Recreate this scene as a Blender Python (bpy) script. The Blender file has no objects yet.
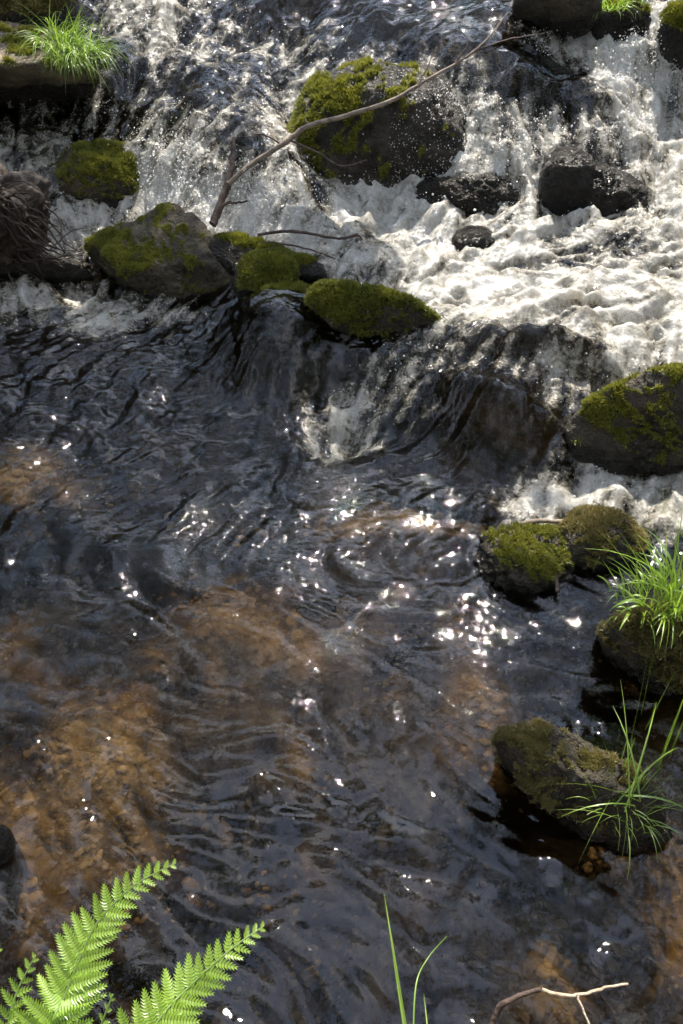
import bpy, bmesh, math, random
import numpy as np
from mathutils import Vector

rng = np.random.default_rng(7)
random.seed(7)
C = bpy.context.scene
COL = C.collection

# ------------------------------------------------------------------ camera, sky, sun, exposure
CAM_H, PITCH, FPX = 1.75, math.radians(42.0), 887.0
cam_d = bpy.data.cameras.new('camera')
cam_d.sensor_fit = 'VERTICAL'
cam_d.angle_y = 2 * math.atan(512 / FPX)
cam_d.clip_start, cam_d.clip_end = 0.05, 500
cam = bpy.data.objects.new('camera', cam_d)
COL.objects.link(cam)
cam.location = (0, 0, CAM_H)
cam.rotation_euler = (math.pi / 2 - PITCH, 0, 0)
C.camera = cam

SUN_EL, SUN_AZ = math.radians(52.0), math.radians(8.0)      # azimuth clockwise from +Y
SUN_DIR = np.array([math.sin(SUN_AZ) * math.cos(SUN_EL), math.cos(SUN_AZ) * math.cos(SUN_EL), math.sin(SUN_EL)])

w = bpy.data.worlds.new('World')
C.world = w
w.use_nodes = True
nt = w.node_tree
bg = nt.nodes['Background']
sky = nt.nodes.new('ShaderNodeTexSky')
sky.sky_type = 'NISHITA'
sky.sun_disc = False
sky.sun_elevation = SUN_EL
sky.sun_rotation = SUN_AZ
sky.dust_density = 0.25
tcw = nt.nodes.new('ShaderNodeTexCoord')
cn = nt.nodes.new('ShaderNodeTexNoise'); cn.inputs['Scale'].default_value = 2.6; cn.inputs['Detail'].default_value = 6
nt.links.new(tcw.outputs['Generated'], cn.inputs['Vector'])
cr = nt.nodes.new('ShaderNodeMapRange'); cr.interpolation_type = 'SMOOTHSTEP'
cr.inputs[1].default_value = 0.47; cr.inputs[2].default_value = 0.63; cr.inputs[3].default_value = 0.22
nt.links.new(cn.outputs['Fac'], cr.inputs[0])
cm = nt.nodes.new('ShaderNodeMix'); cm.data_type = 'RGBA'
nt.links.new(cr.outputs[0], cm.inputs[0]); nt.links.new(sky.outputs[0], cm.inputs[6])
cm.inputs[7].default_value = (6.4, 6.5, 6.9, 1)          # cloud tone, added to brighten the sky mirrored in the pool
nt.links.new(cm.outputs[2], bg.inputs[0])
bg.inputs[1].default_value = 0.15

sun_d = bpy.data.lights.new('sun', 'SUN')
sun_d.energy = 2.6
sun_d.angle = math.radians(0.5)
sun_d.color = (1.0, 0.93, 0.82)
sun = bpy.data.objects.new('sun', sun_d)
COL.objects.link(sun)
sun.rotation_euler = Vector(SUN_DIR).to_track_quat('Z', 'Y').to_euler()

C.view_settings.view_transform = 'Standard'
C.view_settings.look = 'None'
C.view_settings.gamma = 1
C.view_settings.use_curve_mapping = False
C.view_settings.exposure = 2.12
cy = C.cycles
cy.max_bounces = 10
cy.diffuse_bounces = 3
cy.glossy_bounces = 4
cy.transmission_bounces = 6
cy.transparent_max_bounces = 12
cy.sample_clamp_indirect = 6
cy.sample_clamp_direct = 0
cy.use_denoising = True
cy.denoiser = 'OPENIMAGEDENOISE'
cy.denoising_prefilter = 'ACCURATE'
cy.denoising_input_passes = 'RGB_ALBEDO_NORMAL'
cy.caustics_reflective = False
cy.caustics_refractive = False

# ------------------------------------------------------------------ helpers: view geometry, noise, meshes
SP, CP = math.sin(PITCH), math.cos(PITCH)


def ray(px, py):
    a, b = (px - 341.5) / FPX, -(py - 512) / FPX
    return np.array([a, b * SP + CP, b * CP - SP])


def at(px, py, z):
    d = ray(px, py)
    return np.array([0, 0, CAM_H]) + d * ((z - CAM_H) / d[2])


def dep(px, py, t):
    return np.array([0, 0, CAM_H]) + ray(px, py) * t


def to_pix(X, Y, Z):
    y, z = Y, Z - CAM_H
    t = y * CP - z * SP
    t = np.maximum(t, 0.05)
    b = (y * SP + z * CP) / t
    a = X / t
    return 341.5 + a * FPX, 512 - b * FPX


_perm = rng.permutation(512).astype(np.int64)
_g2 = np.stack([np.cos(np.arange(512) * 2.399), np.sin(np.arange(512) * 2.399)], 1)
_g3 = rng.normal(size=(512, 3)); _g3 /= np.linalg.norm(_g3, axis=1)[:, None]


def _h(*ix):
    r = np.zeros_like(ix[0])
    for i in ix:
        r = _perm[(r + i) & 511]
    return r


def fade(t):
    return t * t * t * (t * (t * 6 - 15) + 10)


def pn2(x, y, seed=0):
    xi, yi = np.floor(x).astype(np.int64), np.floor(y).astype(np.int64)
    xf, yf = x - xi, y - yi
    u, v = fade(xf), fade(yf)
    s = np.full_like(xi, seed)

    def g(dx, dy):
        gr = _g2[_h(s, xi + dx, yi + dy)]
        return gr[..., 0] * (xf - dx) + gr[..., 1] * (yf - dy)
    a = g(0, 0) * (1 - u) + g(1, 0) * u
    b = g(0, 1) * (1 - u) + g(1, 1) * u
    return (a * (1 - v) + b * v) * 1.5


def pn3(p, seed=0):
    pi = np.floor(p).astype(np.int64)
    f = p - pi
    u = fade(f)
    s = np.full_like(pi[:, 0], seed)
    out = 0
    for dx in (0, 1):
        for dy in (0, 1):
            for dz in (0, 1):
                gr = _g3[_h(s, pi[:, 0] + dx, pi[:, 1] + dy, pi[:, 2] + dz)]
                dt = gr[:, 0] * (f[:, 0] - dx) + gr[:, 1] * (f[:, 1] - dy) + gr[:, 2] * (f[:, 2] - dz)
                wgt = (u[:, 0] if dx else 1 - u[:, 0]) * (u[:, 1] if dy else 1 - u[:, 1]) * (u[:, 2] if dz else 1 - u[:, 2])
                out = out + dt * wgt
    return out * 1.5


def fbm2(x, y, oct=4, seed=0, gain=0.5):
    o, a, f = 0, 1, 1
    for k in range(oct):
        o = o + a * pn2(x * f + 13.7 * k, y * f - 7.1 * k, seed + k)
        a *= gain; f *= 2.03
    return o


def fbm3(p, oct=4, seed=0, gain=0.5):
    o, a, f = 0, 1, 1
    for k in range(oct):
        o = o + a * pn3(p * f + 11.3 * k, seed + k)
        a *= gain; f *= 2.03
    return o


def sstep(a, b, x):
    t = np.clip((x - a) / (b - a), 0, 1)
    return t * t * (3 - 2 * t)


def mesh_np(name, V, F, mat, parent=None, attrs=None, smooth=True):
    """one mesh object from numpy verts (n,3) and faces (m,k)"""
    V = np.asarray(V, np.float32); F = np.asarray(F, np.int32)
    me = bpy.data.meshes.new(name)
    k = F.shape[1]
    me.vertices.add(len(V)); me.vertices.foreach_set('co', V.ravel())
    me.loops.add(F.size); me.loops.foreach_set('vertex_index', F.ravel())
    me.polygons.add(len(F))
    me.polygons.foreach_set('loop_start', np.arange(len(F), dtype=np.int32) * k)
    me.polygons.foreach_set('use_smooth', np.full(len(F), smooth))
    for n, a in (attrs or {}).items():
        at_ = me.attributes.new(n, 'FLOAT', 'POINT')
        at_.data.foreach_set('value', np.asarray(a, np.float32))
    me.update(calc_edges=True)
    me.validate()
    me.materials.append(mat)
    o = bpy.data.objects.new(name, me)
    COL.objects.link(o)
    if parent:
        o.parent = parent
        o.matrix_parent_inverse = parent.matrix_world.inverted()
    return o


def tag(o, label=None, cat=None, group=None, kind=None):
    if label: o['label'] = label
    if cat: o['category'] = cat
    if group: o['group'] = group
    if kind: o['kind'] = kind
    return o


def thing(name, loc, label, cat, group=None):
    o = bpy.data.objects.new(name, None)
    COL.objects.link(o)
    o.location = loc
    o.empty_display_size = 0.05
    bpy.context.view_layer.update()
    return tag(o, label, cat, group)


class Nodes:
    def __init__(s, name):
        s.m = bpy.data.materials.new(name); s.m.use_nodes = True
        s.t = s.m.node_tree; s.t.nodes.clear()
        s.out = s.t.nodes.new('ShaderNodeOutputMaterial')

    def n(s, typ, **kw):
        nd = s.t.nodes.new('ShaderNode' + typ)
        for k, v in kw.items():
            if hasattr(nd, k):
                setattr(nd, k, v)
            else:
                raise AttributeError(k)
        return nd

    def l(s, a, b): s.t.links.new(a, b)

    def set(s, sock, v):
        if hasattr(v, 'is_linked') or hasattr(v, 'links'):
            s.l(v, sock)
        else:
            sock.default_value = v

    def math(s, op, a, b=0.0, c=0.0, clamp=False):
        nd = s.n('Math', operation=op, use_clamp=clamp)
        s.set(nd.inputs[0], a); s.set(nd.inputs[1], b); s.set(nd.inputs[2], c)
        return nd.outputs[0]

    def attr(s, name):
        nd = s.n('Attribute', attribute_name=name)
        return nd.outputs['Fac']

    def noise(s, vec, scale, detail=4, rough=0.55, dist=0.0):
        nd = s.n('TexNoise')
        if vec is not None: s.l(vec, nd.inputs['Vector'])
        nd.inputs['Scale'].default_value = scale; nd.inputs['Detail'].default_value = detail
        nd.inputs['Roughness'].default_value = rough; nd.inputs['Distortion'].default_value = dist
        return nd.outputs['Fac']

    def maprange(s, v, a, b, c=0.0, d=1.0, smooth=True):
        nd = s.n('MapRange', interpolation_type='SMOOTHSTEP' if smooth else 'LINEAR')
        s.set(nd.inputs[0], v)
        for i, q in enumerate((a, b, c, d)): s.set(nd.inputs[i + 1], q)
        return nd.outputs[0]

    def mixc(s, f, a, b):
        nd = s.n('Mix', data_type='RGBA')
        s.set(nd.inputs[0], f); s.set(nd.inputs[6], a); s.set(nd.inputs[7], b)
        return nd.outputs[2]

    def mixs(s, f, a, b):
        nd = s.n('MixShader')
        s.set(nd.inputs[0], f); s.l(a, nd.inputs[1]); s.l(b, nd.inputs[2])
        return nd.outputs[0]

    def bump(s, h, strength, dist, nrm=None):
        nd = s.n('Bump')
        nd.inputs['Strength'].default_value = strength; nd.inputs['Distance'].default_value = dist
        s.l(h, nd.inputs['Height'])
        if nrm is not None: s.l(nrm, nd.inputs['Normal'])
        return nd.outputs[0]


# ------------------------------------------------------------------ materials
def mat_water():
    n = Nodes('water')
    pos = n.n('NewGeometry').outputs['Position']
    foam, streak = n.attr('foam'), n.attr('streak')
    n1 = n.noise(pos, 16, 6, 0.62, 0.7)
    n2 = n.noise(pos, 75, 4, 0.65, 0.4)
    n3 = n.noise(pos, 210, 2, 0.6)
    # how much air the water carries, broken into lace and streaks
    d = n.math('MULTIPLY_ADD', n.math('SUBTRACT', streak, 0.5), 0.55, foam)
    d = n.math('MULTIPLY_ADD', n.math('SUBTRACT', n1, 0.5), 1.2, d)
    d = n.math('MULTIPLY_ADD', n.math('SUBTRACT', n2, 0.5), 0.75, d)
    gate = n.maprange(foam, 0.06, 0.28)
    mask = n.math('MULTIPLY', n.maprange(d, 0.36, 0.82), gate)
    mask = n.math('MULTIPLY', mask, 0.96)
    # fine surface relief
    pm = n.n('Mapping'); n.l(pos, pm.inputs[0]); pm.inputs['Scale'].default_value = (0.75, 1.25, 1.0)
    r1 = n.noise(pm.outputs[0], 58, 2, 0.5, 0.8)
    r2 = n.noise(pos, 150, 2, 0.5, 0.4)
    rel = n.math('MULTIPLY_ADD', r2, 0.28, r1)
    rel = n.math('MULTIPLY', rel, n.attr('fine'))
    b1 = n.bump(rel, 0.6, 0.0035)
    bf = n.bump(n.math('MULTIPLY_ADD', n3, 0.3, n.math('ADD', n2, n.math('MULTIPLY', streak, 1.2))), 0.6, 0.009, b1)
    # clear peaty water
    fr = n.n('Fresnel'); fr.inputs['IOR'].default_value = 1.42; n.l(b1, fr.inputs['Normal'])
    tr = n.n('BsdfTransparent'); tr.inputs[0].default_value = (0.97, 0.95, 0.92, 1)
    rf = n.n('BsdfRefraction'); rf.inputs['IOR'].default_value = 1.33; rf.inputs['Roughness'].default_value = 0.0
    rf.inputs[0].default_value = (0.97, 0.95, 0.92, 1); n.l(b1, rf.inputs['Normal'])
    under = n.mixs(0.55, tr.outputs[0], rf.outputs[0])
    gl = n.n('BsdfGlossy'); gl.inputs['Roughness'].default_value = 0.02; n.l(b1, gl.inputs['Normal'])
    water = n.mixs(fr.outputs[0], under, gl.outputs[0])
    # aerated water
    fc = n.mixc(n.maprange(d, 0.5, 1.35), (0.38, 0.345, 0.27, 1), (0.90, 0.88, 0.83, 1))
    di = n.n('BsdfDiffuse'); n.l(fc, di.inputs[0]); n.l(bf, di.inputs['Normal'])
    tl = n.n('BsdfTranslucent'); n.l(fc, tl.inputs[0]); n.l(bf, tl.inputs['Normal'])
    fo = n.mixs(0.5, di.outputs[0], tl.outputs[0])
    gf = n.n('BsdfGlossy'); gf.inputs['Roughness'].default_value = 0.12; n.l(bf, gf.inputs['Normal'])
    fo = n.mixs(0.06, fo, gf.outputs[0])
    n.l(n.mixs(mask, water, fo), n.out.inputs['Surface'])
    va = n.n('VolumeAbsorption'); va.inputs['Color'].default_value = (0.72, 0.56, 0.26, 1)
    va.inputs['Density'].default_value = 2.6
    n.l(va.outputs[0], n.out.inputs['Volume'])
    return n.m


def mat_bed():
    n = Nodes('stream_bed')
    pos = n.n('NewGeometry').outputs['Position']
    sand_sun = n.attr('sand_sun')
    a = n.noise(pos, 9, 6, 0.6, 0.5); b = n.noise(pos, 60, 4, 0.6)
    v = n.n('TexVoronoi'); v.inputs['Scale'].default_value = 26; n.l(pos, v.inputs['Vector'])
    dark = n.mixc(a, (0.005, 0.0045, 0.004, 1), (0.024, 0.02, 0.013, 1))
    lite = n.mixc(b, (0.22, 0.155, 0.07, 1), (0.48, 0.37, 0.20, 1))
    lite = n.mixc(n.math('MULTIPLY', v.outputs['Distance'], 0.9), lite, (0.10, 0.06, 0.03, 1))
    c = n.mixc(n.maprange(n.math('MULTIPLY_ADD', n.math('SUBTRACT', a, 0.5), 0.9, sand_sun), 0.3, 0.75), dark, lite)
    p = n.n('BsdfPrincipled'); n.l(c, p.inputs['Base Color']); p.inputs['Roughness'].default_value = 0.9; p.inputs['IOR'].default_value = 1.06
    n.l(n.bump(n.math('ADD', b, v.outputs['Distance']), 0.6, 0.02), p.inputs['Normal'])
    n.l(p.outputs[0], n.out.inputs['Surface'])
    return n.m


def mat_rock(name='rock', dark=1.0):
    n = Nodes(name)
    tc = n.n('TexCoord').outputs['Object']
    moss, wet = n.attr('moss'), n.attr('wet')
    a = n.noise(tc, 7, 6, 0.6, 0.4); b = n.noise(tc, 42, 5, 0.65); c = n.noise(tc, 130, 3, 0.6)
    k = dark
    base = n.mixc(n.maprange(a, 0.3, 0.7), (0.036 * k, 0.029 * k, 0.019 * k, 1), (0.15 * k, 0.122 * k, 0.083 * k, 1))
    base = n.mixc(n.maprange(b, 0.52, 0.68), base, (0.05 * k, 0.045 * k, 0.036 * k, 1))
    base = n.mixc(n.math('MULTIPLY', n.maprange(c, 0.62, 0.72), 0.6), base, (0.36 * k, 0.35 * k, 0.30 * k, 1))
    wcol = n.mixc(b, (0.007, 0.0065, 0.006, 1), (0.032, 0.029, 0.024, 1))
    base = n.mixc(n.math('MULTIPLY', wet, 0.9), base, wcol)
    mc = n.mixc(n.maprange(b, 0.35, 0.65), (0.035, 0.042, 0.008, 1), (0.16, 0.15, 0.02, 1))
    mm = n.maprange(n.math('MULTIPLY_ADD', n.math('SUBTRACT', b, 0.5), 0.9, moss), 0.38, 0.62)
    col = n.mixc(mm, base, mc)
    p = n.n('BsdfPrincipled'); n.l(col, p.inputs['Base Color']); p.inputs['IOR'].default_value = 1.33
    rg = n.math('MULTIPLY_ADD', wet, -0.68, 0.82)
    rg = n.math('MAXIMUM', rg, n.math('MULTIPLY', mm, 0.85))
    n.l(rg, p.inputs['Roughness'])
    h = n.math('MULTIPLY_ADD', b, 0.6, a)
    h = n.math('MULTIPLY_ADD', c, 0.25, h)
    n.l(n.bump(h, 1.0, 0.06), p.inputs['Normal'])
    n.l(p.outputs[0], n.out.inputs['Surface'])
    return n.m


def mat_leaf(name, c1, c2, trans=0.45, scale=30, rough=0.55, gloss=0.05):
    n = Nodes(name)
    pos = n.n('NewGeometry').outputs['Position']
    f = n.noise(pos, scale, 3, 0.6)
    v = n.attr('tone')
    c = n.mixc(n.math('ADD', n.math('MULTIPLY', f, 0.5), n.math('MULTIPLY', v, 0.6), clamp=True), (*c1, 1), (*c2, 1))
    d = n.n('BsdfDiffuse'); n.l(c, d.inputs[0])
    t = n.n('BsdfTranslucent'); n.l(c, t.inputs[0])
    g = n.n('BsdfGlossy'); g.inputs['Roughness'].default_value = rough
    s = n.mixs(trans, d.outputs[0], t.outputs[0])
    n.l(n.mixs(gloss, s, g.outputs[0]), n.out.inputs['Surface'])
    return n.m


def mat_wood(name, c1, c2):
    n = Nodes(name)
    tc = n.n('TexCoord').outputs['Object']
    a = n.noise(tc, 25, 5, 0.6, 0.4); b = n.noise(tc, 140, 3, 0.6)
    c = n.mixc(n.maprange(n.math('MULTIPLY_ADD', b, 0.3, a), 0.4, 0.85), (*c1, 1), (*c2, 1))
    p = n.n('BsdfPrincipled'); n.l(c, p.inputs['Base Color']); p.inputs['Roughness'].default_value = 0.75
    n.l(n.bump(n.math('ADD', a, b), 0.7, 0.006), p.inputs['Normal'])
    n.l(p.outputs[0], n.out.inputs['Surface'])
    return n.m


def mat_spray():
    n = Nodes('spray')
    d = n.n('BsdfDiffuse'); d.inputs[0].default_value = (0.9, 0.9, 0.88, 1)
    t = n.n('BsdfTranslucent'); t.inputs[0].default_value = (0.9, 0.9, 0.88, 1)
    g = n.n('BsdfGlossy'); g.inputs['Roughness'].default_value = 0.1
    tr = n.n('BsdfTransparent')
    s = n.mixs(0.5, d.outputs[0], t.outputs[0])
    s = n.mixs(0.12, s, g.outputs[0])
    n.l(n.mixs(0.72, tr.outputs[0], s), n.out.inputs['Surface'])
    return n.m


M = dict(
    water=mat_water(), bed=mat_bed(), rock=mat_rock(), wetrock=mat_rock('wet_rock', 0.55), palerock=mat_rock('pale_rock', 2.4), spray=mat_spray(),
    moss=mat_leaf('moss', (0.05, 0.07, 0.009), (0.28, 0.275, 0.033), 0.4, 18),
    drymoss=mat_leaf('dry_moss', (0.07, 0.058, 0.018), (0.30, 0.25, 0.085), 0.4, 25),
    grass=mat_leaf('grass', (0.13, 0.26, 0.018), (0.36, 0.50, 0.07), 0.5, 20, 0.35, 0.06),
    fern=mat_leaf('fern', (0.17, 0.34, 0.02), (0.36, 0.53, 0.06), 0.5, 14, 0.4, 0.05),
    stem=mat_leaf('fern_stem', (0.12, 0.20, 0.04), (0.20, 0.27, 0.07), 0.2),
    leaf=mat_leaf('woodland_leaf', (0.025, 0.045, 0.010), (0.07, 0.11, 0.02), 0.35, 1.0, 0.4, 0.04),
    pebble=mat_leaf('pebble', (0.03, 0.022, 0.012), (0.40, 0.30, 0.17), 0.0, 60, .6, .0),
    bark=mat_wood('bark', (0.025, 0.016, 0.012), (0.095, 0.06, 0.045)),
    deadwood=mat_wood('dead_wood', (0.10, 0.072, 0.052), (0.27, 0.21, 0.16)),
    palewood=mat_wood('pale_wood', (0.30, 0.22, 0.15), (0.55, 0.45, 0.34)),
    root=mat_wood('root_earth', (0.012, 0.008, 0.005), (0.065, 0.042, 0.025)),
)

# ------------------------------------------------------------------ water surface: levels and flow
# (pixel x, pixel y, height of the water there)
LEV = [(0, 1024, 0), (340, 1024, 0), (683, 1024, 0), (0, 800, 0), (340, 800, 0), (683, 800, 0), (0, 620, 0), (200, 620, 0), (400, 620, 0),
       (600, 620, 0), (683, 620, .0), (0, 520, 0.01), (200, 500, 0.0), (400, 500, 0.0), (480, 530, 0.0), (0, 430, .03), (120, 430, .025), (250, 450, .01),
       (0, 360, .05), (120, 350, .05), (0, 300, .07), (120, 310, .05), (200, 330, .06), (270, 300, .11), (290, 350, .09), (330, 420, .01),
       (350, 445, -.01), (360, 380, .06), (400, 350, .14), (420, 420, .03), (470, 400, .10), (540, 345, .22), (520, 390, .15), (600, 390, .15),
       (560, 440, .09), (500, 480, .02), (580, 500, .03), (640, 500, .03), (683, 520, .03), (600, 350, .22), (683, 340, .22),
       (450, 310, .20), (560, 270, .24), (683, 250, .25), (450, 240, .25), (560, 220, .27), (683, 180, .34), (400, 250, .24), (340, 260, .24),
       (300, 220, .29), (230, 200, .30), (180, 180, .31), (100, 215, .18), (60, 220, .17), (20, 250, .14), (150, 160, .34), (20, 160, .32),
       (60, 145, .34), (110, 140, .36), (150, 120, .44), (200, 115, .49), (250, 120, .50), (280, 105, .53), (320, 170, .38), (350, 195, .31),
       (270, 165, .43), (210, 160, .41), (20, 110, .43), (80, 100, .46), (0, 90, .47), (140, 80, .52), (200, 60, .575), (280, 60, .60), (350, 60, .62),
       (120, 30, .64), (200, 20, .67), (320, 20, .70), (420, 20, .74), (400, 70, .63), (460, 90, .60), (500, 120, .52), (440, 130, .50), (470, 175, .38),
       (420, 185, .34), (520, 165, .40), (540, 140, .46), (560, 110, .54), (480, 210, .27), (640, 205, .29), (670, 140, .42), (600, 90, .57), (640, 90, .52),
       (683, 90, .52), (600, 50, .64), (660, 40, .66), (520, 40, .72), (480, 10, .78), (560, 10, .76), (640, 0, .75)]
LP = np.array([at(*p) for p in LEV])
EXTRA = np.array([(-3.2, 1, 0), (-3.2, 2, 0), (-3.2, 3, .1), (-3.2, 4.5, .6), (-3.2, 6.6, .95), (3.2, 1, 0), (3.2, 2, 0.0), (3.2, 3, .25), (3.2, 4.5, .65),
                  (3.2, 6.6, .95), (0, 6.6, .95), (-1.5, 6.6, .95), (1.5, 6.6, .95), (0, .2, 0), (-1.5, .2, 0), (1.5, .2, 0)], float)
LP = np.vstack([LP, EXTRA])


def tps_fit(P, z, lam):
    d = np.linalg.norm(P[:, None] - P[None], axis=2)
    K = np.where(d > 0, d * d * np.log(d + 1e-12), 0) + lam * np.eye(len(P))
    A = np.zeros((len(P) + 3, len(P) + 3))
    T = np.c_[np.ones(len(P)), P]
    A[:len(P), :len(P)] = K; A[:len(P), len(P):] = T; A[len(P):, :len(P)] = T.T
    return np.linalg.solve(A, np.r_[z, np.zeros(3)])


_W = tps_fit(LP[:, :2], LP[:, 2], 0.004)


def base_level(X, Y):
    sh = X.shape
    x, y = X.ravel(), Y.ravel()
    o = _W[-3] + _W[-2] * x + _W[-1] * y
    for (px, py), c in zip(LP[:, :2], _W):
        r2 = (x - px) ** 2 + (y - py) ** 2
        o = o + c * 0.5 * r2 * np.log(r2 + 1e-12)
    return o.reshape(sh)


FG = np.array([list(map(int, r.split())) for r in """
0 0 2 5 6 4 4 2 2 1 0 0 1 3 2 5 6 6
0 0 3 6 7 5 4 5 4 3 2 2 4 5 7 9 9 9
4 4 5 4 4 4 4 5 6 6 6 7 4 3 4 8 9 8
4 4 4 4 4 5 4 5 5 5 5 7 8 5 6 8 9 8
7 7 6 7 7 6 5 6 6 7 8 9 8 8 6 5 8 9
6 5 7 7 8 8 7 7 7 8 9 9 8 8 8 8 8 9
3 6 7 7 7 8 8 8 7 7 8 9 9 9 8 8 9 9
5 5 4 3 2 2 2 2 4 5 6 9 9 9 9 9 9 9
4 3 3 3 2 2 1 1 1 2 4 8 8 9 9 9 9 8
1 1 1 1 2 2 2 2 3 5 6 5 4 5 7 8 8 7
1 0 0 1 1 1 1 2 5 7 5 3 4 5 6 5 4 3
0 0 0 0 0 0 0 1 5 6 2 1 1 3 5 5 6 6
0 0 0 0 0 0 0 0 0 0 0 0 1 5 8 8 8 7
0 0 0 0 0 0 0 0 0 0 0 0 1 5 5 3 7 7
0 0 0 0 0 0 0 0 0 0 0 0 0 1 1 1 1 1
0 0 0 0 0 0 0 0 0 0 0 0 0 0 0 0 0 0
""".strip().split('\n')]) / 9.0


def foam_at(u, v):
    x = np.clip(u / 40, 0, FG.shape[1] - 1.001); y = np.clip(v / 40, 0, FG.shape[0] - 1.001)
    xi, yi = x.astype(int), y.astype(int)
    fx, fy = x - xi, y - yi
    fx, fy = fx * fx * (3 - 2 * fx), fy * fy * (3 - 2 * fy)
    return (FG[yi, xi] * (1 - fx) + FG[yi, xi + 1] * fx) * (1 - fy) + (FG[yi + 1, xi] * (1 - fx) + FG[yi + 1, xi + 1] * fx) * fy


def blob(u, v, x, y, rx, ry, rot=0.0):
    c, s = math.cos(math.radians(rot)), math.sin(math.radians(rot))
    dx, dy = u - x, v - y
    return np.exp(-(((dx * c + dy * s) / rx) ** 2 + ((-dx * s + dy * c) / ry) ** 2))


DX = 0.006
gx = np.arange(-2.6, 2.6001, DX); gy = np.arange(0.25, 6.6, DX)
GX, GY = np.meshgrid(gx, gy)
NY, NX = GX.shape
cgx = np.arange(-3.3, 3.4, 0.04); cgy = np.arange(0.15, 6.75, 0.04)
CX, CY = np.meshgrid(cgx, cgy)
CB = base_level(CX, CY)


def grid_sample(G, x0, y0, d, X, Y):
    x = np.clip((X - x0) / d, 0, G.shape[1] - 1.001); y = np.clip((Y - y0) / d, 0, G.shape[0] - 1.001)
    xi, yi = x.astype(int), y.astype(int); fx, fy = x - xi, y - yi
    return (G[yi, xi] * (1 - fx) + G[yi, xi + 1] * fx) * (1 - fy) + (G[yi + 1, xi] * (1 - fx) + G[yi + 1, xi + 1] * fx) * fy


def blur(a, n):
    for _ in range(n):
        a = (a + np.roll(a, 1, 0) + np.roll(a, -1, 0)) / 3
        a = (a + np.roll(a, 1, 1) + np.roll(a, -1, 1)) / 3
    return a


HB = blur(grid_sample(CB, -3.3, 0.15, 0.04, GX, GY), 2)
HB = HB + .05 * sstep(2.9, 3.5, GY) * fbm2(GX * 2.6, GY * 2.6, 3, 55)
U, V = to_pix(GX, GY, HB)
FO = foam_at(U + 14 * fbm2(GX * 5, GY * 5, 3, 60), V + 12 * fbm2(GX * 5, GY * 5, 3, 70))
for (x, y, rx, ry, rot, k) in [(535, 346, 62, 15, 8, .75), (500, 432, 66, 42, 22, .97), (285, 350, 60, 56, 0, .8), (470, 52, 100, 20, 18, .8), (565, 100, 60, 10, 12, .5),
                               (390, 20, 60, 20, 0, .7), (230, 75, 50, 16, 0, .4), (320, 190, 22, 16, 0, .4), (130, 300, 60, 14, 0, -.4), (350, 400, 40, 30, 0, -.3), (560, 500, 60, 26, 0, -.3), (600, 430, 30, 30, 0, .4)]:
    FO = FO * (1 - k * blob(U, V, x, y, rx, ry, rot))
for (x, y, rx, ry, rot, k) in [(170, 85, 180, 40, 0, .2), (472, 190, 52, 14, 0, .6), (270, 150, 60, 20, 20, .3), (590, 255, 60, 14, 0, .2)]:
    FO = FO * (1 - k * blob(U, V, x, y, rx, ry, rot))
FO = FO + .4 * blob(U, V, 60, 302, 120, 14) + .35 * blob(U, V, 180, 318, 60, 8) + .25 * blob(U, V, 120, 325, 90, 10)
FO = FO + .07 * blob(U, V, 150, 90, 260, 60) + .15 * blob(U, V, 320, 190, 130, 80) - .10 * blob(U, V, 590, 250, 140, 90) * (1 + 2 * fbm2(GX * 5, GY * 9, 3, 680))
FO = np.clip(FO * .93 + .22 * FO * fbm2(GX * 4.5, GY * 4, 3, 640), 0, 1)
# flow: downhill, plus the main drift of the stream
gyy, gxx = np.gradient(blur(HB, 12), DX)
fx = -gxx * 2.2 - 0.25; fy = -gyy * 2.2 - 0.35
pool = sstep(520, 640, V)
swl = blob(U, V, 580, 275, 120, 60)
fx = fx - 1.3 * swl; fy = fy + .25 * swl
fx = fx + 0.95 * pool; fy = fy - 0.1 * pool
fx = fx + pool * .5 * fbm2(GX * 2.6 + 5, GY * 2.6, 2, 91); fy = fy + pool * .75 * fbm2(GX * 2.6, GY * 2.6 + 9, 2, 95)
fx = fx + 0.35 * fbm2(GX * 2.2, GY * 2.2, 2, 80); fy = fy + 0.35 * fbm2(GX * 2.2, GY * 2.2, 2, 85)
nn = np.hypot(fx, fy) + 1e-6
fx, fy = fx / nn, fy / nn


def lic(noise, steps):
    o = noise.copy(); cnt = 1
    for sgn in (1, -1):
        X, Y = GX.copy(), GY.copy()
        for k in range(steps):
            i = np.clip(((X - gx[0]) / DX).astype(int), 0, NX - 1); j = np.clip(((Y - gy[0]) / DX).astype(int), 0, NY - 1)
            X = X + sgn * fx[j, i] * DX; Y = Y + sgn * fy[j, i] * DX
            o += noise[np.clip(((Y - gy[0]) / DX).astype(int), 0, NY - 1), np.clip(((X - gx[0]) / DX).astype(int), 0, NX - 1)]
            cnt += 1
    o /= cnt
    return (o - o.mean()) / o.std()


ST1 = lic(rng.normal(size=GX.shape), 10)
ST2 = lic(blur(rng.normal(size=GX.shape), 5), 16)
ST5 = blur(lic(blur(rng.normal(size=GX.shape), 4), 9), 1); ST5 /= ST5.std()
ST3 = blur(lic(blur(rng.normal(size=GX.shape), 13), 22), 3); ST3 /= ST3.std()
STREAK = np.clip(0.5 + 0.06 * ST1 + 0.2 * ST2, 0, 1)

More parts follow.
